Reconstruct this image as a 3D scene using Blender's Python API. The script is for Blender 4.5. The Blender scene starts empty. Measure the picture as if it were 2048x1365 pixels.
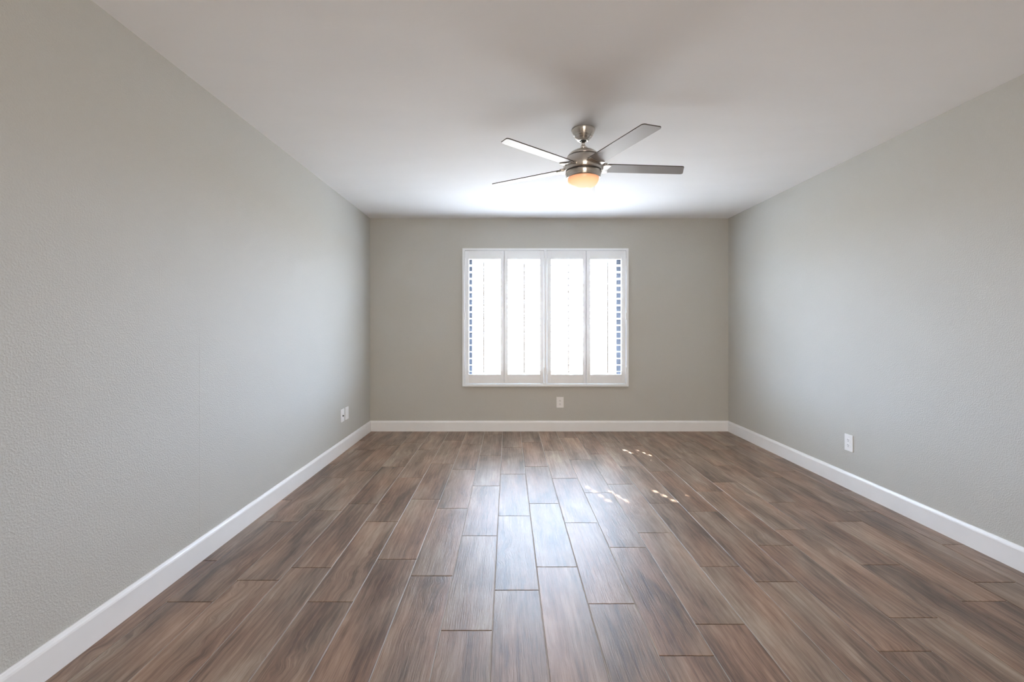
import bpy, bmesh, math, random
from mathutils import Vector, Matrix
sc = bpy.context.scene
COL = sc.collection
PI = math.pi
random.seed(7)

# ------------------------------------------------------------------ camera
F = 910.0                                   # focal length in pixels at 2048 wide
EYE = 1.203
cam_d = bpy.data.cameras.new('camera')
cam_d.sensor_fit = 'HORIZONTAL'; cam_d.sensor_width = 36.0
cam_d.lens = F / 2048 * 36
cam_d.shift_x = 8 / 2048; cam_d.shift_y = -29.5 / 2048
cam_d.clip_start = 0.05
cam = bpy.data.objects.new('camera', cam_d); COL.objects.link(cam)
cam.location = (0, 0, EYE); cam.rotation_euler = (PI / 2, 0, 0)
sc.camera = cam

# ------------------------------------------------------------------ light and exposure
sc.view_settings.view_transform = 'Standard'
sc.view_settings.look = 'None'
sc.view_settings.gamma = 1.0
sc.view_settings.use_curve_mapping = False
sc.view_settings.exposure = 0.15
SKY, GROUND, SUN, REAR, LAMP = 40.0, 14.5, 36.0, 145.0, 7.0

w = bpy.data.worlds.new('daylight'); sc.world = w; w.use_nodes = True
nt = w.node_tree; nt.nodes.clear()
wo = nt.nodes.new('ShaderNodeOutputWorld'); bg = nt.nodes.new('ShaderNodeBackground')
tc = nt.nodes.new('ShaderNodeTexCoord'); sp = nt.nodes.new('ShaderNodeSeparateXYZ')
mr = nt.nodes.new('ShaderNodeMapRange'); mr.inputs['From Min'].default_value = -0.04; mr.inputs['From Max'].default_value = 0.04
mx = nt.nodes.new('ShaderNodeMix'); mx.data_type = 'RGBA'
mx.inputs[6].default_value = (1.0 * GROUND, .97 * GROUND, .93 * GROUND, 1)      # sunlit pale paving
mx.inputs[7].default_value = (.74 * SKY, .92 * SKY, 1.22 * SKY, 1)             # clear sky
nt.links.new(tc.outputs['Generated'], sp.inputs[0]); nt.links.new(sp.outputs['Z'], mr.inputs['Value'])
nt.links.new(mr.outputs[0], mx.inputs[0]); nt.links.new(mx.outputs[2], bg.inputs['Color'])
nt.links.new(bg.outputs[0], wo.inputs['Surface'])

sun_d = bpy.data.lights.new('sun', 'SUN'); sun_d.energy = SUN; sun_d.angle = math.radians(0.53)
sun_d.color = (1, .98, .95)
sun = bpy.data.objects.new('sun', sun_d); COL.objects.link(sun)
SUND = Vector((.033, -.085, -.076)).normalized()
sun.rotation_euler = SUND.to_track_quat('-Z', 'Y').to_euler()
sun.location = (-3, 12, 8)

por_d = bpy.data.lights.new('window_portal', 'AREA'); por_d.shape = 'RECTANGLE'; por_d.size = 1.84; por_d.size_y = 1.53
por_d.cycles.is_portal = True
por = bpy.data.objects.new('window_portal', por_d); COL.objects.link(por)
por.location = (.4275, 5.40, 1.30); por.rotation_euler = (-PI / 2, 0, 0)

# added fill light behind the camera, shining in through an added glass doorway
XL, XR, YB, YF, ZC = -1.580, 2.525, 5.214, -4.0, 2.44
rear_d = bpy.data.lights.new('rear_fill_light', 'AREA'); rear_d.shape = 'RECTANGLE'; rear_d.size = 2.3; rear_d.size_y = 1.95
rear_d.energy = REAR; rear_d.color = (1.0, .88, .76)
rear = bpy.data.objects.new('rear_fill_light', rear_d); COL.objects.link(rear)
rear.location = (.45, YF - .20, 1.03); rear.rotation_euler = (PI / 2, 0, 0)

cy = sc.cycles
cy.max_bounces = 14; cy.diffuse_bounces = 10; cy.glossy_bounces = 6; cy.transparent_max_bounces = 12
cy.caustics_reflective = False; cy.caustics_refractive = False
cy.sample_clamp_indirect = 12.0

# ------------------------------------------------------------------ room numbers
OX0, OX1, OZ0, OZ1 = -.492, 1.348, .538, 2.068      # hole in the far wall

# ------------------------------------------------------------------ helpers
def mesh_obj(name, bm, mat=None, parent=None, smooth=False, loc=None):
    me = bpy.data.meshes.new(name); bm.normal_update(); bm.to_mesh(me); bm.free()
    o = bpy.data.objects.new(name, me); COL.objects.link(o)
    if mat:
        for m in (mat if isinstance(mat, (list, tuple)) else [mat]): me.materials.append(m)
    if smooth:
        for p in me.polygons: p.use_smooth = True
    if parent: o.parent = parent
    if loc: o.location = loc
    return o

def add_box(bm, x0, x1, y0, y1, z0, z1, bev=0, seg=2, mi=0):
    b = bmesh.new()
    bmesh.ops.create_cube(b, size=1)
    for v in b.verts:
        v.co = Vector(((x0 + x1) / 2 + v.co.x * (x1 - x0), (y0 + y1) / 2 + v.co.y * (y1 - y0), (z0 + z1) / 2 + v.co.z * (z1 - z0)))
    if bev: bmesh.ops.bevel(b, geom=b.edges[:], offset=bev, segments=seg, affect='EDGES', profile=.5)
    for f in b.faces: f.material_index = mi
    tmp = bpy.data.meshes.new('t'); b.to_mesh(tmp); b.free(); bm.from_mesh(tmp); bpy.data.meshes.remove(tmp)

def add_lathe(bm, prof, seg=64, cap=True, c=(0, 0)):
    rings = []
    for r, z in prof:
        if r < 1e-6: rings.append([bm.verts.new((c[0], c[1], z))])
        else: rings.append([bm.verts.new((c[0] + r * math.cos(2 * PI * i / seg), c[1] + r * math.sin(2 * PI * i / seg), z)) for i in range(seg)])
    for a, b in zip(rings, rings[1:]):
        for i in range(seg):
            j = (i + 1) % seg
            if len(a) == 1 and len(b) == 1: continue
            if len(a) == 1: bm.faces.new((a[0], b[j], b[i]))
            elif len(b) == 1: bm.faces.new((a[i], a[j], b[0]))
            else: bm.faces.new((a[i], a[j], b[j], b[i]))
    bmesh.ops.recalc_face_normals(bm, faces=bm.faces[:])

def add_prism(bm, pts, z0, z1, bev=0):
    """plan outline pts (x,y) extruded z0..z1"""
    b = bmesh.new()
    lo = [b.verts.new((x, y, z0)) for x, y in pts]; hi = [b.verts.new((x, y, z1)) for x, y in pts]
    n = len(pts)
    b.faces.new(lo[::-1]); b.faces.new(hi)
    for i in range(n): b.faces.new((lo[i], lo[(i + 1) % n], hi[(i + 1) % n], hi[i]))
    if bev: bmesh.ops.bevel(b, geom=b.edges[:], offset=bev, segments=2, affect='EDGES')
    bmesh.ops.recalc_face_normals(b, faces=b.faces[:])
    tmp = bpy.data.meshes.new('t'); b.to_mesh(tmp); b.free(); bm.from_mesh(tmp); bpy.data.meshes.remove(tmp)

def empty(name, loc, label=None, cat=None, group=None, rz=0):
    o = bpy.data.objects.new(name, None); COL.objects.link(o)
    o.location = loc; o.rotation_euler = (0, 0, rz); o.empty_display_size = .05
    if label: o['label'] = label; o['category'] = cat
    if group: o['group'] = group
    return o

def struct(o, label=None, cat=None):
    o['kind'] = 'structure'
    if label: o['label'] = label; o['category'] = cat
    return o

# ------------------------------------------------------------------ materials
def new_mat(name):
    m = bpy.data.materials.new(name); m.use_nodes = True
    return m, m.node_tree, m.node_tree.nodes['Principled BSDF']
def N(nt, t, **kw):
    n = nt.nodes.new('ShaderNode' + t)
    for k, v in kw.items(): setattr(n, k, v)
    return n
def L(nt, a, b): nt.links.new(a, b)
def math_n(nt, op, a, b=None, c=None):
    n = N(nt, 'Math', operation=op)
    for i, v in enumerate((a, b, c)):
        if v is None: continue
        if isinstance(v, (int, float)): n.inputs[i].default_value = v
        else: L(nt, v, n.inputs[i])
    return n.outputs[0]

def simple(name, col, rough=.5, metal=0., spec=.5, bump=None, var=.03):
    m, nt, p = new_mat(name)
    p.inputs['Roughness'].default_value = rough; p.inputs['Metallic'].default_value = metal
    p.inputs['Specular IOR Level'].default_value = spec
    tc = N(nt, 'TexCoord'); no = N(nt, 'TexNoise'); no.inputs['Scale'].default_value = 9; no.inputs['Detail'].default_value = 3
    L(nt, tc.outputs['Object'], no.inputs['Vector'])
    mp = N(nt, 'Mix', data_type='RGBA')
    mp.inputs[6].default_value = tuple(c * (1 - var) for c in col) + (1,)
    mp.inputs[7].default_value = tuple(min(1, c * (1 + var)) for c in col) + (1,)
    L(nt, no.outputs['Fac'], mp.inputs[0]); L(nt, mp.outputs[2], p.inputs['Base Color'])
    if bump:
        n2 = N(nt, 'TexNoise'); n2.inputs['Scale'].default_value = bump[0]; n2.inputs['Detail'].default_value = 2
        L(nt, tc.outputs['Object'], n2.inputs['Vector'])
        b = N(nt, 'Bump'); b.inputs['Strength'].default_value = bump[1]; b.inputs['Distance'].default_value = bump[2]
        L(nt, n2.outputs['Fac'], b.inputs['Height']); L(nt, b.outputs[0], p.inputs['Normal'])
    return m

def wall_material(name, col, scale, dist, seam=False):
    m, nt, p = new_mat(name)
    p.inputs['Roughness'].default_value = .62
    p.inputs['Specular IOR Level'].default_value = .35
    g = N(nt, 'NewGeometry'); pos = g.outputs['Position']
    big = N(nt, 'TexNoise'); big.inputs['Scale'].default_value = 1.6; big.inputs['Detail'].default_value = 4
    L(nt, pos, big.inputs['Vector'])
    mp = N(nt, 'Mix', data_type='RGBA')
    mp.inputs[6].default_value = tuple(c * .975 for c in col) + (1,)
    mp.inputs[7].default_value = tuple(c * 1.025 for c in col) + (1,)
    L(nt, big.outputs['Fac'], mp.inputs[0]); L(nt, mp.outputs[2], p.inputs['Base Color'])
    # orange peel: soft blobs plus a few hard little bumps
    n1 = N(nt, 'TexNoise'); n1.inputs['Scale'].default_value = scale; n1.inputs['Detail'].default_value = 2.5; n1.inputs['Roughness'].default_value = .45
    L(nt, pos, n1.inputs['Vector'])
    r1 = N(nt, 'MapRange', interpolation_type='SMOOTHSTEP'); r1.inputs['From Min'].default_value = .38; r1.inputs['From Max'].default_value = .68
    L(nt, n1.outputs['Fac'], r1.inputs['Value'])
    n2 = N(nt, 'TexNoise'); n2.inputs['Scale'].default_value = scale * .37; n2.inputs['Detail'].default_value = 3
    L(nt, pos, n2.inputs['Vector'])
    h = math_n(nt, 'MULTIPLY_ADD', n2.outputs['Fac'], .8, r1.outputs[0])
    if seam:
        s = N(nt, 'SeparateXYZ'); L(nt, pos, s.inputs[0])
        st = N(nt, 'MapRange'); st.inputs['From Min'].default_value = 2.327; st.inputs['From Max'].default_value = 2.333
        L(nt, s.outputs['Y'], st.inputs['Value'])
        zf = N(nt, 'MapRange'); zf.inputs['From Min'].default_value = 1.25; zf.inputs['From Max'].default_value = 1.05
        L(nt, s.outputs['Z'], zf.inputs['Value'])
        h = math_n(nt, 'MULTIPLY_ADD', math_n(nt, 'MULTIPLY', st.outputs[0], zf.outputs[0]), 1.3, h)
    b = N(nt, 'Bump'); b.inputs['Strength'].default_value = 1.0; b.inputs['Distance'].default_value = dist
    L(nt, h, b.inputs['Height']); L(nt, b.outputs[0], p.inputs['Normal'])
    return m

def ceiling_material():
    m, nt, p = new_mat('ceiling_paint')
    p.inputs['Roughness'].default_value = .85; p.inputs['Specular IOR Level'].default_value = .2
    g = N(nt, 'NewGeometry')
    mpn = N(nt, 'Mapping'); mpn.inputs['Scale'].default_value = (.55, 1.5, 1)      # long trowel sweeps across the room
    L(nt, g.outputs['Position'], mpn.inputs['Vector'])
    n1 = N(nt, 'TexNoise'); n1.inputs['Scale'].default_value = 2.6; n1.inputs['Detail'].default_value = 5; n1.inputs['Distortion'].default_value = .6
    L(nt, mpn.outputs[0], n1.inputs['Vector'])
    mp = N(nt, 'Mix', data_type='RGBA')
    mp.inputs[6].default_value = (.83, .828, .838, 1); mp.inputs[7].default_value = (.88, .878, .888, 1)
    L(nt, n1.outputs['Fac'], mp.inputs[0]); L(nt, mp.outputs[2], p.inputs['Base Color'])
    n2 = N(nt, 'TexNoise'); n2.inputs['Scale'].default_value = 7; n2.inputs['Detail'].default_value = 3; n2.inputs['Distortion'].default_value = 1.5
    L(nt, mpn.outputs[0], n2.inputs['Vector'])
    r = N(nt, 'MapRange', interpolation_type='SMOOTHSTEP'); r.inputs['From Min'].default_value = .64; r.inputs['From Max'].default_value = .70
    L(nt, n2.outputs['Fac'], r.inputs['Value'])
    n3 = N(nt, 'TexNoise'); n3.inputs['Scale'].default_value = 130; L(nt, g.outputs['Position'], n3.inputs['Vector'])
    h = math_n(nt, 'ADD', math_n(nt, 'MULTIPLY', r.outputs[0], .5), math_n(nt, 'MULTIPLY_ADD', n3.outputs['Fac'], .25, math_n(nt, 'MULTIPLY', n1.outputs['Fac'], 3.0)))
    b = N(nt, 'Bump'); b.inputs['Strength'].default_value = 1; b.inputs['Distance'].default_value = .0007
    L(nt, h, b.inputs['Height']); L(nt, b.outputs[0], p.inputs['Normal'])
    return m

def plank_material():
    m, nt, p = new_mat('wood_look_porcelain')
    uv = N(nt, 'UVMap'); uv.uv_map = 'plank'
    at = N(nt, 'VertexColor'); at.layer_name = 'tone'
    sep = N(nt, 'SeparateColor'); L(nt, at.outputs['Color'], sep.inputs[0])
    # v runs along the plank, u across, in metres, shifted per plank
    def noise(sx, sy, scale, det, rough=.5, dist=0., vec=None):
        mpn = N(nt, 'Mapping'); mpn.inputs['Scale'].default_value = (sx, sy, 1)
        L(nt, vec or uv.outputs[0], mpn.inputs['Vector'])
        n = N(nt, 'TexNoise', noise_dimensions='2D'); n.inputs['Scale'].default_value = scale; n.inputs['Detail'].default_value = det
        n.inputs['Roughness'].default_value = rough; n.inputs['Distortion'].default_value = dist
        L(nt, mpn.outputs[0], n.inputs['Vector'])
        return n.outputs['Fac']
    # warp so the streaks wander and swirl round knots
    wx = noise(1.2, .8, 4.5, 3, .55)
    su = N(nt, 'SeparateXYZ'); L(nt, uv.outputs[0], su.inputs[0])
    kn = noise(1.0, .45, 3.1, 2, .5)
    km = N(nt, 'MapRange', interpolation_type='SMOOTHSTEP'); km.inputs['From Min'].default_value = .54; km.inputs['From Max'].default_value = .72
    km.inputs['To Min'].default_value = .014; km.inputs['To Max'].default_value = .13; L(nt, kn, km.inputs['Value'])
    u2 = math_n(nt, 'MULTIPLY_ADD', math_n(nt, 'SUBTRACT', wx, .5), km.outputs[0], su.outputs['X'])
    cb = N(nt, 'CombineXYZ'); L(nt, u2, cb.inputs[0]); L(nt, su.outputs['Y'], cb.inputs[1])
    W = cb.outputs[0]
    streak = noise(1, .05, 42, 6, .62, .0, W)
    blot = noise(1, .22, 8, 4, .6, .2, W)
    fine = noise(1, .035, 230, 3, .6, .0, W)
    ring = N(nt, 'TexWave', wave_type='BANDS', bands_direction='X'); ring.inputs['Scale'].default_value = 14
    ring.inputs['Distortion'].default_value = 3.5; ring.inputs['Detail'].default_value = 3; ring.inputs['Detail Scale'].default_value = .6
    mpr = N(nt, 'Mapping'); mpr.inputs['Scale'].default_value = (1, .16, 1); L(nt, W, mpr.inputs['Vector']); L(nt, mpr.outputs[0], ring.inputs['Vector'])
    f = math_n(nt, 'MULTIPLY', streak, .36)
    f = math_n(nt, 'MULTIPLY_ADD', blot, .62, f)
    f = math_n(nt, 'MULTIPLY_ADD', fine, .30, f)
    f = math_n(nt, 'MULTIPLY_ADD', ring.outputs['Fac'], .04, f)
    f = math_n(nt, 'MULTIPLY_ADD', math_n(nt, 'SUBTRACT', sep.outputs[0], .5), .10, f)
    f = math_n(nt, 'SUBTRACT', f, .102)
    ramp = N(nt, 'ValToRGB'); e = ramp.color_ramp.elements
    e[0].position = .34; e[0].color = (.082, .052, .037, 1)
    e[1].position = .76; e[1].color = (.39, .30, .235, 1)
    for pos, c in ((.45, (.150, .099, .072, 1)), (.56, (.235, .160, .118, 1)), (.65, (.300, .216, .163, 1))):
        x = e.new(pos); x.color = c
    L(nt, f, ramp.inputs[0])
    # pinkish / greyish patches
    hue = noise(1, .25, 5, 2, .5, .0, W)
    mr = N(nt, 'MapRange'); mr.inputs['From Min'].default_value = .35; mr.inputs['From Max'].default_value = .65
    L(nt, math_n(nt, 'MULTIPLY_ADD', math_n(nt, 'SUBTRACT', sep.outputs[1], .5), .15, hue), mr.inputs['Value'])
    tint = N(nt, 'Mix', data_type='RGBA'); tint.inputs[6].default_value = (.97, 1.0, .99, 1); tint.inputs[7].default_value = (1.10, .98, .90, 1)
    L(nt, mr.outputs[0], tint.inputs[0])
    mul = N(nt, 'Mix', data_type='RGBA', blend_type='MULTIPLY'); mul.inputs[0].default_value = 1
    L(nt, ramp.outputs[0], mul.inputs[6]); L(nt, tint.outputs[2], mul.inputs[7])
    L(nt, mul.outputs[2], p.inputs['Base Color'])
    rr = N(nt, 'MapRange'); rr.inputs['To Min'].default_value = .33; rr.inputs['To Max'].default_value = .48
    L(nt, fine, rr.inputs['Value']); L(nt, rr.outputs[0], p.inputs['Roughness'])
    p.inputs['Specular IOR Level'].default_value = .5
    hgt = math_n(nt, 'MULTIPLY_ADD', streak, .6, fine)
    b = N(nt, 'Bump'); b.inputs['Strength'].default_value = 1; b.inputs['Distance'].default_value = .0007
    L(nt, hgt, b.inputs['Height']); L(nt, b.outputs[0], p.inputs['Normal'])
    return m

def brushed(name, col, rough=.28, aniso=.6, scale=(1, 1, 60), metal=1.0):
    m, nt, p = new_mat(name)
    if aniso:
        tg = N(nt, 'Tangent', direction_type='RADIAL', axis='Z'); L(nt, tg.outputs[0], p.inputs['Tangent'])
    p.inputs['Metallic'].default_value = metal
    p.inputs['Anisotropic'].default_value = aniso; p.inputs['Anisotropic Rotation'].default_value = .25
    tc = N(nt, 'TexCoord'); mpn = N(nt, 'Mapping'); mpn.inputs['Scale'].default_value = scale
    L(nt, tc.outputs['Object'], mpn.inputs['Vector'])
    n = N(nt, 'TexNoise'); n.inputs['Scale'].default_value = 12; n.inputs['Detail'].default_value = 4
    L(nt, mpn.outputs[0], n.inputs['Vector'])
    r = N(nt, 'MapRange'); r.inputs['To Min'].default_value = rough * .92; r.inputs['To Max'].default_value = rough * 1.08
    L(nt, n.outputs['Fac'], r.inputs['Value']); L(nt, r.outputs[0], p.inputs['Roughness'])
    p.inputs['Base Color'].default_value = col + (1,)
    return m

M_wall = wall_material('greige_wall_paint', (.545, .537, .505), 145, .0007)
M_wall_l = wall_material('greige_wall_paint_patched', (.545, .537, .505), 145, .0007, seam=True)
M_ceil = ceiling_material()
M_plank = plank_material()
M_grout = simple('grout', (.52, .49, .46), .9, bump=(300, .4, .0006))
M_trim = simple('white_trim_paint', (.87, .87, .88), .32)
M_shutter = simple('white_shutter_paint', (.87, .89, .915), .35)
M_plate = simple('white_plastic', (.89, .89, .90), .3)
M_hole = simple('dark_slot', (.012, .011, .010), .6)
M_alu = simple('slate_blue_aluminium', (.013, .016, .026), .6)
M_black = simple('black_gap', (.012, .011, .010), .5)
M_nickel = brushed('brushed_nickel', (.60, .56, .52), .27, .85, (.2, .2, 9))
M_chrome = brushed('polished_nickel', (.72, .68, .64), .10, 0)
M_blade = brushed('silver_blade_laminate', (.36, .35, .35), .48, 0, (40, 1, 1), metal=.25)
M_edge = simple('dark_blade_edge', (.06, .045, .035), .5)

def glass_material():
    m = bpy.data.materials.new('window_glass'); m.use_nodes = True; nt = m.node_tree; nt.nodes.clear()
    o = N(nt, 'OutputMaterial'); t = N(nt, 'BsdfTransparent'); g = N(nt, 'BsdfGlossy'); g.inputs['Roughness'].default_value = .02
    t.inputs[0].default_value = (.96, .975, .97, 1)
    ge = N(nt, 'NewGeometry'); dt = N(nt, 'VectorMath', operation='DOT_PRODUCT'); mxs = N(nt, 'MixShader')
    L(nt, ge.outputs['Incoming'], dt.inputs[0]); L(nt, ge.outputs['Normal'], dt.inputs[1])
    c = math_n(nt, 'SUBTRACT', 1.0, math_n(nt, 'ABSOLUTE', dt.outputs['Value']))
    fac = math_n(nt, 'MULTIPLY_ADD', math_n(nt, 'POWER', c, 5), .9, .04)
    L(nt, fac, mxs.inputs[0]); L(nt, t.outputs[0], mxs.inputs[1]); L(nt, g.outputs[0], mxs.inputs[2]); L(nt, mxs.outputs[0], o.inputs[0])
    return m
M_glass = glass_material()

def shade_material():
    m, nt, p = new_mat('lit_frosted_glass')
    p.inputs['Base Color'].default_value = (.45, .40, .34, 1); p.inputs['Roughness'].default_value = .22
    tc = N(nt, 'TexCoord'); s = N(nt, 'SeparateXYZ'); L(nt, tc.outputs['Object'], s.inputs[0])
    r = N(nt, 'ValToRGB'); e = r.color_ramp.elements
    e[0].position = .0; e[0].color = (1.0, .95, .66, 1); e[1].position = 1.0; e[1].color = (.90, .27, .09, 1)
    x = e.new(.55); x.color = (.98, .66, .30, 1)
    mr = N(nt, 'MapRange'); mr.inputs['From Min'].default_value = -.374; mr.inputs['From Max'].default_value = -.306
    L(nt, s.outputs['Z'], mr.inputs['Value']); L(nt, mr.outputs[0], r.inputs[0])
    L(nt, r.outputs[0], p.inputs['Emission Color']); p.inputs['Emission Strength'].default_value = .75
    return m
M_shade = shade_material()

# ------------------------------------------------------------------ room shell
T = .15
bm = bmesh.new(); add_box(bm, XL - T, XL, YF - T, YB + T, -.05, ZC + T)
struct(mesh_obj('wall_left', bm, M_wall_l))
bm = bmesh.new(); add_box(bm, XR, XR + T, YF - T, YB + T, -.05, ZC + T)
struct(mesh_obj('wall_right', bm, M_wall))
DX0, DX1, DZ1 = -.75, 1.65, 2.05             # rear wall opening for an unseen glass doorway added to admit the fill
bm = bmesh.new()
add_box(bm, XL, DX0, YF - T, YF, -.05, ZC); add_box(bm, DX1, XR, YF - T, YF, -.05, ZC); add_box(bm, DX0, DX1, YF - T, YF, DZ1, ZC)
struct(mesh_obj('wall_rear', bm, M_wall))
dr = struct(empty('added_door_1', (.45, YF - .08, 0)))
bm = bmesh.new()
for x0, x1, z0, z1 in ((-1.2, -1.14, 0, 2.05), (1.14, 1.2, 0, 2.05), (-1.14, 1.14, 1.99, 2.05), (-1.14, 1.14, 0, .05), (-.03, .03, .05, 1.99)):
    add_box(bm, x0, x1, -.03, .03, z0, z1, .003)
mesh_obj('added_door_frame', bm, M_trim, dr)
bm = bmesh.new()
for x0, x1 in ((-1.14, -.03), (.03, 1.14)): add_box(bm, x0, x1, -.003, .003, .05, 1.99)
mesh_obj('added_door_pane', bm, M_glass, dr)
bm = bmesh.new()
add_box(bm, XL, OX0, YB, YB + T, -.05, ZC); add_box(bm, OX1, XR, YB, YB + T, -.05, ZC)
add_box(bm, OX0, OX1, YB, YB + T, -.05, OZ0); add_box(bm, OX0, OX1, YB, YB + T, OZ1, ZC)
struct(mesh_obj('wall_back', bm, M_wall))
bm = bmesh.new(); add_box(bm, XL, XR, YF - T, YB + T, ZC, ZC + T)
struct(mesh_obj('ceiling', bm, M_ceil))

# ------------------------------------------------------------------ floor: wood-look tiles laid in running rows
PW, PL, PX0 = .2042, .8137, -.062
row_off = {0: 2.073, 1: 2.273, 2: 1.972, 3: 1.660, 4: 1.836, 5: 2.277, 6: 2.141, 7: 1.683, 8: 1.876, 9: 2.293, 10: 1.990, 11: 2.137,
           12: 2.506, -1: 1.798, -2: 2.192, -3: 2.348, -4: 1.985, -5: 2.267, -6: 2.154, -7: 1.985, -8: 2.334}
bm = bmesh.new()
uvl = bm.loops.layers.uv.new('plank'); cl = bm.loops.layers.color.new('tone')
G = .0019                                   # half a grout joint
def plank(x0, x1, y0, y1):
    du, dv = random.uniform(0, 60), random.uniform(0, 60); t = (random.random(), random.random(), random.random(), 1)
    flip = random.choice((-1, 1))
    def ring(ins, z): return [bm.verts.new(c) for c in ((x0 + ins, y0 + ins, z), (x1 - ins, y0 + ins, z), (x1 - ins, y1 - ins, z), (x0 + ins, y1 - ins, z))]
    a, b, c = ring(.0012, 0), ring(0, -.0008), ring(0, -.004)
    fs = [bm.faces.new(a)]
    for p, q in ((b, a), (c, b)):
        for i in range(4): fs.append(bm.faces.new((p[i], p[(i + 1) % 4], q[(i + 1) % 4], q[i])))
    for f in fs:
        for l in f.loops:
            l[uvl].uv = (l.vert.co.x + du, flip * l.vert.co.y + dv); l[cl] = t
for k in range(-8, 13):
    x0 = max(XL, PX0 + k * PW); x1 = min(XR, PX0 + (k + 1) * PW)
    y = row_off[k]
    while y > YF: y -= PL
    while y < YB:
        a, b = max(y, YF), min(y + PL, YB)
        if b - a > .02: plank(x0 + G, x1 - G, a + G, b - G)
        y += PL
n_pl = len(bm.faces)
g = [bm.verts.new(c) for c in ((XL, YF, -.0028), (XR, YF, -.0028), (XR, YB, -.0028), (XL, YB, -.0028))]
bm.faces.new(g).material_index = 1
h = [bm.verts.new(c) for c in ((XL, YF, -.05), (XL, YB, -.05), (XR, YB, -.05), (XR, YF, -.05))]
bm.faces.new(h).material_index = 1
struct(mesh_obj('floor', bm, [M_plank, M_grout]))

# ------------------------------------------------------------------ baseboards
BH, BT = .120, .014
prof = [(0, 0), (BT, 0), (BT, BH - .020), (BT - .002, BH - .013), (BT - .005, BH - .007), (BT - .007, BH - .002), (BT - .009, BH), (0, BH)]
def baseboard(name, p0, p1, n, m0=0, m1=0):
    """run from p0 to p1 along the wall, n points into the room; m0/m1 = 1 mitres that end"""
    bm = bmesh.new(); p0, p1, n = Vector(p0), Vector(p1), Vector(n); d = (p1 - p0).normalized()
    A = [bm.verts.new((p0 + n * t + d * (t * m0)).to_tuple()[:2] + (z,)) for t, z in prof]
    B = [bm.verts.new((p1 + n * t - d * (t * m1)).to_tuple()[:2] + (z,)) for t, z in prof]
    k = len(prof)
    bm.faces.new(A); bm.faces.new(B[::-1])
    for i in range(k): bm.faces.new((A[i], B[i], B[(i + 1) % k], A[(i + 1) % k]))
    bmesh.ops.recalc_face_normals(bm, faces=bm.faces[:])
    return struct(mesh_obj(name, bm, M_trim))
bm = bmesh.new()
add_box(bm, XL, XR, YF - 1.4, YF - 1.3, -.05, ZC); add_box(bm, XL - T, XL, YF - 1.4, YF - T, -.05, ZC); add_box(bm, XR, XR + T, YF - 1.4, YF - T, -.05, ZC)
add_box(bm, XL, XR, YF - 1.4, YF - T, ZC, ZC + T); add_box(bm, XL, XR, YF - 1.4, YF - T, -.05, 0)
struct(mesh_obj('wall_light_block', bm, M_wall))  # unseen enclosure added behind the fill light to block the sky
baseboard('baseboard_left', (XL, YB, 0), (XL, YF, 0), (1, 0, 0), 1, 1)
baseboard('baseboard_right', (XR, YB, 0), (XR, YF, 0), (-1, 0, 0), 1, 1)
baseboard('baseboard_back', (XL, YB, 0), (XR, YB, 0), (0, -1, 0), 1, 1)
b1 = baseboard('baseboard_rear', (XL, YF, 0), (DX0, YF, 0), (0, 1, 0), 1, 0)
b2 = baseboard('baseboard_rear', (DX1, YF, 0), (XR, YF, 0), (0, 1, 0), 0, 1)

# ------------------------------------------------------------------ window behind the shutters
WY = YB + .085
win = struct(empty('window_1', (OX0, WY, OZ0)))
def wbox(name, x0, x1, y0, y1, z0, z1, mat, par=win, bev=.0015):
    bm = bmesh.new(); add_box(bm, x0 - OX0, x1 - OX0, y0 - WY, y1 - WY, z0 - OZ0, z1 - OZ0, bev); return bm
bm = bmesh.new()
def rb(x0, x1, y0, y1, z0, z1): add_box(bm, x0 - OX0, x1 - OX0, y0 - WY, y1 - WY, z0 - OZ0, z1 - OZ0, .0015)
rb(OX0, -.418, WY, WY + .05, OZ0, OZ1); rb(1.262, OX1, WY, WY + .05, OZ0, OZ1)
rb(-.418, 1.262, WY, WY + .05, OZ0, OZ0 + .05); rb(-.418, 1.262, WY, WY + .05, OZ1 - .05, OZ1)
mesh_obj('window_frame', bm, M_alu, win)
bm = bmesh.new(); rb(.402, .452, WY + .008, WY + .042, OZ0 + .05, OZ1 - .05); mesh_obj('meeting_stile', bm, M_alu, win)
bm = bmesh.new()
for x0, x1 in ((-.418, .402), (.452, 1.262)): rb(x0, x1, WY + .022, WY + .026, OZ0 + .05, OZ1 - .05)
mesh_obj('window_pane', bm, M_glass, win)

# ------------------------------------------------------------------ plantation shutters
S = 910 / 5.185                              # pixels per metre at the shutter face
def px(x): return (x - 1016) / S
def pz(y): return EYE - (y - 653) / S
FY = 5.176                                   # room-side face of the shutter frame
SX, SZ = px(925), pz(773.5)
shut = empty('plantation_shutter', (px(1091), YB, SZ), 'white four-panel plantation shutters with open louvers filling the bright window', 'shutters')
ox, oz, oy = px(1091), SZ, YB
def sbox(bm, x0, x1, y0, y1, z0, z1, bev=.0015): add_box(bm, x0 - ox, x1 - ox, y0 - oy, y1 - oy, z0 - oz, z1 - oz, bev)
fx0, fx1, fz0, fz1 = px(925), px(1257), pz(773.5), pz(497)
ix0, ix1, iz0, iz1 = px(929.3), px(1252.3), pz(768.6), pz(501)
bm = bmesh.new()
sbox(bm, fx0, ix0, FY, YB, fz0, fz1, .002); sbox(bm, ix1, fx1, FY, YB, fz0, fz1, .002)
sbox(bm, ix0, ix1, FY, YB, fz0, iz0, .002); sbox(bm, ix0, ix1, FY, YB, iz1, fz1, .002)
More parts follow.
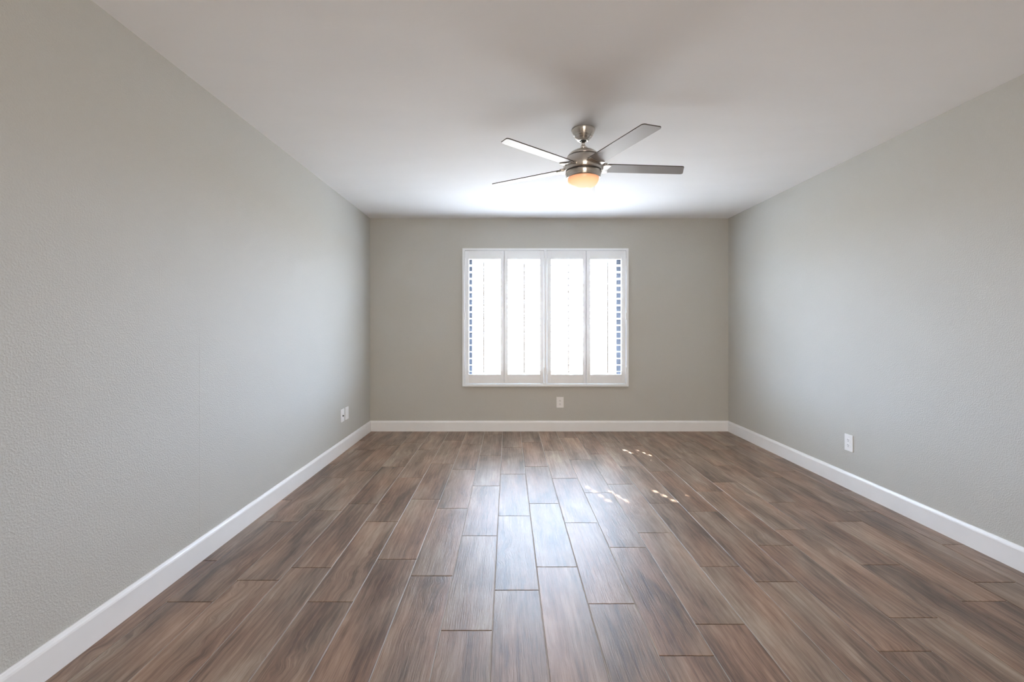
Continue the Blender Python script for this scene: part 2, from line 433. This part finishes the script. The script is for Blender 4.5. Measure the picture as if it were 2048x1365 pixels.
# liner going back into the wall opening
sbox(bm, OX0, OX0 + .012, YB - .001, WY, OZ0, OZ1); sbox(bm, OX1 - .012, OX1, YB - .001, WY, OZ0, OZ1)
sbox(bm, OX0, OX1, YB - .001, WY, OZ0, OZ0 + .012); sbox(bm, OX0, OX1, YB - .001, WY, OZ1 - .012, OZ1)
sbox(bm, px(1088.2), px(1093.2), FY + .001, YB + .01, iz0, iz1, .0015)      # T-post
sbox(bm, px(1086.4), px(1095.0), FY + .0355, YB + .01, iz0, iz1, .001)      # rebate behind the T-post and round the frame
for a_, b_, c_, d_ in ((ix0, ix0 + .009, iz0, iz1), (ix1 - .009, ix1, iz0, iz1), (ix0, ix1, iz0, iz0 + .010), (ix0, ix1, iz1 - .010, iz1)):
    sbox(bm, a_, b_, FY + .0355, YB + .004, c_, d_, .001)
mesh_obj('shutter_frame', bm, M_shutter, shut)
PYF, PYB = FY + .006, FY + .034              # panel thickness
YC = (PYF + PYB) / 2
TAU = .135; CH = .080; TH = .0105
PITCH = (749.5 - 518.8) / 17.35 / S
def louver_section(bm, x0, x1, zc, cut=None):
    """airfoil slat, outer edge lower; cut = drop the room-side part nearer than this chord position"""
    pts = []
    K = 9
    us = [math.cos(PI * i / K) for i in range(K + 1)]      # 1 .. -1 (outer..inner)
    top = [(u * CH / 2, math.sqrt(max(0, 1 - u * u)) ** .7 * TH / 2) for u in us]
    bot = [(u, -v) for u, v in top[1:-1]][::-1]
    sec = top + bot
    if cut is not None: sec = [(max(u, cut), v if u >= cut else v) for u, v in sec]
    ct, st = math.cos(TAU), math.sin(TAU)
    rings = []
    for x in (x0, x1):
        rings.append([bm.verts.new((x - ox, YC + u * ct + v * st - oy, zc - u * st + v * ct - oz)) for u, v in sec])
    n = len(sec)
    for i in range(n): bm.faces.new((rings[0][i], rings[0][(i + 1) % n], rings[1][(i + 1) % n], rings[1][i]))
    bm.faces.new(rings[0]); bm.faces.new(rings[1][::-1])
panels = [(930.3, 1007.5, 938.0, 1000.9), (1008.9, 1087.2, 1016.0, 1079.6), (1094.3, 1171.4, 1102.3, 1165.0), (1172.8, 1251.3, 1180.8, 1242.6)]
# notches added to louver ends to let sun spots through: (panel, side, height at the room-side edge)
leaks = [(0, 'R', 1.61), (0, 'R', 1.685), (0, 'R', 1.76), (0, 'R', 1.835), (1, 'L', 1.64), (1, 'L', 1.715), (1, 'L', 1.79),
         (1, 'R', 1.66), (1, 'R', 1.74), (1, 'R', 1.82), (2, 'L', 1.77), (2, 'R', .70), (2, 'R', .79), (3, 'L', .65), (3, 'L', .73), (3, 'L', .81)]
rods = [968.2, 1048.0, 1136.0, 1214.0]
oz0, oz1 = pz(749.5), pz(518.8)
hz = [pz(524.5), pz(633), pz(742)]
for i, (a, b, c, d) in enumerate(panels):
    x0, x1, l0, l1 = px(a), px(b), px(c), px(d)
    bm = bmesh.new()
    sbox(bm, x0, l0, PYF, PYB, iz0 + .005, iz1 - .005, .002); sbox(bm, l1, x1, PYF, PYB, iz0 + .005, iz1 - .005, .002)
    sbox(bm, l0, l1, PYF + .0005, PYB, iz0 + .005, oz0, .0015); sbox(bm, l0, l1, PYF + .0005, PYB, oz1, iz1 - .005, .0015)
    if i in (0, 2): sbox(bm, x1 - .006, x1 + .014, PYB - .001, PYB + .004, iz0 + .004, iz1 - .004, .0008)   # astragal over the meeting gap
    panel = mesh_obj('shutter_panel', bm, M_shutter, shut)
    bm = bmesh.new()
    zs = [oz0 + .0075 + PITCH * .32 + PITCH * j for j in range(17)]
    zs = [z for z in zs if z < oz1 - .012]
    marks = {}
    for (pi_, side, z) in leaks:
        if pi_ == i: marks.setdefault(min(range(len(zs)), key=lambda j: abs(zs[j] - z)), []).append(side)
    for j, z in enumerate(zs):
        e0, e1 = l0 + .001, l1 - .001
        m = marks.get(j, [])
        if 'L' in m:
            louver_section(bm, e0, e0 + .031, z, .004); e0 += .031
        if 'R' in m:
            louver_section(bm, e1 - .030, e1, z, .010); e1 -= .030
        louver_section(bm, e0, e1, z)
    bmesh.ops.recalc_face_normals(bm, faces=bm.faces[:])
    mesh_obj('louvers', bm, M_shutter, panel)
    bm = bmesh.new(); r = px(rods[i])
    sbox(bm, r - .0072, r + .0072, YC - CH / 2 - .016, YC - CH / 2 - .005, oz0 + .02, oz1 - .03, .0025)
    mesh_obj('tilt_rod', bm, M_shutter, panel)
    if i != 1 or True:
        hx = {0: x0 - .001, 1: x1 + .001, 2: x0 - .001, 3: x1 + .001}[i]
        for z in hz:
            bm = bmesh.new()
            seg = 12
            for (q0, q1) in ((-.040, -.014), (-.0135, .0135), (.014, .040)):
                vs = []
                for zz in (q0, q1):
                    vs.append([bm.verts.new((hx + .0042 * math.cos(2 * PI * s / seg) - ox, FY - .0015 + .0042 * math.sin(2 * PI * s / seg) - oy, z + zz - oz)) for s in range(seg)])
                for s in range(seg): bm.faces.new((vs[0][s], vs[0][(s + 1) % seg], vs[1][(s + 1) % seg], vs[1][s]))
                bm.faces.new(vs[0][::-1]); bm.faces.new(vs[1])
            mesh_obj('hinge', bm, M_shutter, panel)

# ------------------------------------------------------------------ outlets and plates (built facing -Y, origin at plate centre on the wall)
def plate(bm, wd=.080, ht=.122, th=.0065): 
    add_box(bm, -wd / 2, wd / 2, -th, 0, -ht / 2, ht / 2, .0022, 3)
def disc(bm, x, y0, y1, z, r, seg=16):
    vs = [[bm.verts.new((x + r * math.cos(2 * PI * s / seg), y, z + r * math.sin(2 * PI * s / seg))) for s in range(seg)] for y in (y0, y1)]
    for s in range(seg): bm.faces.new((vs[0][s], vs[0][(s + 1) % seg], vs[1][(s + 1) % seg], vs[1][s]))
    bm.faces.new(vs[0]); bm.faces.new(vs[1][::-1]); bmesh.ops.recalc_face_normals(bm, faces=bm.faces[:])
def duplex(loc, rz, label):
    o = empty('wall_outlet', loc, label, 'outlet', rz=rz)
    bm = bmesh.new(); plate(bm); mesh_obj('cover_plate', bm, M_plate, o)
    bm = bmesh.new(); disc(bm, 0, -.0078, -.006, 0, .0032); mesh_obj('screw', bm, M_trim, o)
    for s in (1, -1):
        z = s * .0195
        pts = [(.0172 * max(-1, min(1, 1.25 * math.cos(t))), .0142 * math.sin(t)) for t in [2 * PI * q / 28 for q in range(28)]]
        bm = bmesh.new()
        vs = [[bm.verts.new((x, y, z + zz)) for x, zz in pts] for y in (-.006, -.0085)]
        for q in range(28): bm.faces.new((vs[0][q], vs[0][(q + 1) % 28], vs[1][(q + 1) % 28], vs[1][q]))
        bm.faces.new(vs[1]); bmesh.ops.recalc_face_normals(bm, faces=bm.faces[:])
        rc = mesh_obj('receptacle', bm, M_plate, o)
        bm = bmesh.new()
        add_box(bm, -.0082, -.0054, -.0088, -.0075, z - .001, z + .0085); add_box(bm, .0056, .0080, -.0088, -.0075, z, z + .0075)
        disc(bm, 0, -.0088, -.0075, z - .0075, .0031, 14)
        mesh_obj('slot', bm, M_hole, rc)
    return o
duplex((.596, YB, .331), 0, 'white duplex outlet on the back wall centred below the window')
duplex((XR, 3.366, .340), -PI / 2, 'white duplex outlet low on the right wall above the baseboard')
o = empty('cable_jack_plate', (XL, 4.335, .353), 'white wall plate with a dark round cable jack low on left wall', 'wall plate', rz=PI / 2)
bm = bmesh.new(); plate(bm, .084, .122); mesh_obj('cover_plate', bm, M_plate, o)
bm = bmesh.new(); disc(bm, 0, -.009, -.006, -.004, .0085, 6); disc(bm, 0, -.016, -.009, -.004, .0055, 20); mesh_obj('coaxial_connector', bm, M_black, o)
bm = bmesh.new(); disc(bm, 0, -.0075, -.006, .042, .003); mesh_obj('screw', bm, M_trim, o)
bm = bmesh.new(); disc(bm, 0, -.0075, -.006, -.042, .003); mesh_obj('screw', bm, M_trim, o)
o = empty('blank_wall_plate', (XL, 4.452, .353), 'plain white blank wall plate on left wall, nearer the window corner', 'wall plate', rz=PI / 2)
bm = bmesh.new(); plate(bm, .084, .122); mesh_obj('cover_plate', bm, M_plate, o)
bm = bmesh.new(); disc(bm, 0, -.0075, -.006, .030, .003); mesh_obj('screw', bm, M_trim, o)
bm = bmesh.new(); disc(bm, 0, -.0075, -.006, -.030, .003); mesh_obj('screw', bm, M_trim, o)

# ------------------------------------------------------------------ ceiling fan (origin on the ceiling, z down)
FX, FYY = .473, 2.86
fan = empty('ceiling_fan', (FX, FYY, ZC), 'brushed nickel five-blade ceiling fan with a warm glowing bowl light', 'ceiling fan')
bm = bmesh.new()
add_lathe(bm, [(0, 0), (.0735, 0), (.0745, -.003), (.0730, -.012), (.0685, -.024), (.0615, -.038), (.052, -.052), (.043, -.062), (.036, -.068), (.031, -.0715), (.026, -.073), (.0225, -.0725), (.0215, -.068), (.0215, -.055), (0, -.055)])
mesh_obj('canopy', bm, M_nickel, fan, True)
bm = bmesh.new(); add_lathe(bm, [(0, -.058), (.017, -.060), (.0195, -.066), (.0175, -.072), (.013, -.076), (0, -.076)], 32); mesh_obj('hanger_ball', bm, M_black, fan, True)
bm = bmesh.new(); add_lathe(bm, [(0, -.07), (.0105, -.07), (.0105, -.115), (0, -.115)], 32); mesh_obj('downrod', bm, M_chrome, fan, True)
bm = bmesh.new(); add_lathe(bm, [(0, -.099), (.013, -.0995), (.0165, -.103), (.018, -.109), (.0175, -.116), (.015, -.122), (.015, -.132), (0, -.132)], 32)
add_box(bm, .012, .024, -.003, .003, -.113, -.107, .001)
mesh_obj('coupling', bm, M_chrome, fan, True)
bm = bmesh.new()
add_lathe(bm, [(0, -.124), (.020, -.124), (.040, -.128), (.060, -.135), (.078, -.1455), (.092, -.158), (.1005, -.171), (.0985, -.1725), (.0, -.1725)], 96)
mesh_obj('housing_cap', bm, M_nickel, fan, True)
bm = bmesh.new(); add_lathe(bm, [(0, -.170), (.0965, -.170), (.1000, -.179), (0, -.179)], 64); add_lathe(bm, [(0, -.260), (.1125, -.260), (.111, -.274), (0, -.274)], 64)
mesh_obj('shadow_gap', bm, M_black, fan, True)
bm = bmesh.new()
add_lathe(bm, [(0, -.177), (.1025, -.177), (.105, -.1795), (.113, -.191), (.120, -.206), (.1245, -.221), (.1260, -.234), (.1250, -.246), (.1215, -.258), (.1180, -.2645), (.115, -.2655), (0, -.2655)], 96)
mesh_obj('motor_housing', bm, M_nickel, fan, True)
bm = bmesh.new()
add_lathe(bm, [(0, -.2715), (.113, -.2715), (.1145, -.273), (.1135, -.280), (.110, -.291), (.1060, -.302), (.1030, -.308), (.1000, -.3085), (.098, -.305), (0, -.305)], 96)
mesh_obj('light_ring', bm, M_nickel, fan, True)
bm = bmesh.new()
add_lathe(bm, [(.0, -.301), (.0985, -.301), (.0985, -.3065)] + [(.0985 * math.cos(t), -.3065 - .069 * math.sin(t)) for t in [PI / 2 * q / 14 for q in range(1, 14)]] + [(0, -.3755)], 96)
mesh_obj('glass_bowl', bm, M_shade, fan, True)
# the bulb's light leaving the bowl
ld = bpy.data.lights.new('bulb', 'AREA'); ld.shape = 'DISK'; ld.size = .05; ld.energy = LAMP; ld.color = (1, .80, .58)
lo_ = bpy.data.objects.new('bulb', ld); COL.objects.link(lo_); lo_.parent = fan; lo_.location = (0, 0, -.377)
# blades
BZ = -.239
def blade_mesh():
    bm = bmesh.new()
    r0, W0, W1 = .150, .051, .0485
    tipL, tipT = .662, .640
    pts = [(r0, -W0 * .92), (r0 - .014, -W0 * .3), (r0 - .014, W0 * .3), (r0, W0 * .92)]
    def corner(cx_, cy_, r, a0, a1): return [(cx_ + r * math.cos(a0 + (a1 - a0) * q / 6), cy_ + r * math.sin(a0 + (a1 - a0) * q / 6)) for q in range(7)]
    lead = corner(tipL - .014, W1 - .014, .014, PI / 2, 0)
    trail = corner(tipT - .022, -W1 + .022, .022, 0, -PI / 2)
    pts = [(.135, W0 * .55), (.150, W0)] + lead + trail + [(.150, -W0), (.135, -W0 * .55)]
    pts = pts[::-1]
    t = .0028
    n = len(pts)
    hi = [bm.verts.new((x, y, t)) for x, y in pts]; lo = [bm.verts.new((x, y, -t)) for x, y in pts]
    bm.faces.new(hi); bm.faces.new(lo[::-1])
    for i in range(n):
        f = bm.faces.new((hi[i], lo[i], lo[(i + 1) % n], hi[(i + 1) % n])); f.material_index = 1
    bmesh.ops.recalc_face_normals(bm, faces=bm.faces[:])
    return bm
def bracket_mesh():
    bm = bmesh.new()
    # curved plate that hugs the housing and clasps the blade root
    pts = [(.112, -.040), (.124, -.050), (.150, -.052), (.168, -.047), (.158, -.020), (.154, 0), (.158, .020), (.168, .047), (.150, .052), (.124, .050), (.112, .040)]
    add_prism(bm, pts, -.0095, -.0030, .0015)
    add_prism(bm, [(.112, -.040), (.124, -.050), (.142, -.050), (.142, .050), (.124, .050), (.112, .040)], .0030, .0080, .0012)
    add_prism(bm, [(.100, -.034), (.126, -.050), (.134, -.050), (.134, .050), (.126, .050), (.100, .034)], -.0055, .0045, .0012)
    return bm
PITCHA = math.radians(8.5)
first = {}
for k in range(5):
    az = math.radians(4.3 + 72 * k)
    mat = Matrix.Rotation(az, 4, 'Z') @ Matrix.Translation((0, 0, BZ)) @ Matrix.Rotation(-PITCHA, 4, 'X')
    if k == 0:
        b = mesh_obj('blade', blade_mesh(), [M_blade, M_edge], fan); c = mesh_obj('blade_arm', bracket_mesh(), M_nickel, fan)
    else:
        b = first['b'].copy(); c = first['c'].copy(); COL.objects.link(b); COL.objects.link(c); b.parent = fan; c.parent = fan
    b.matrix_local = mat; c.matrix_local = mat
    if k == 0: first = {'b': b, 'c': c}
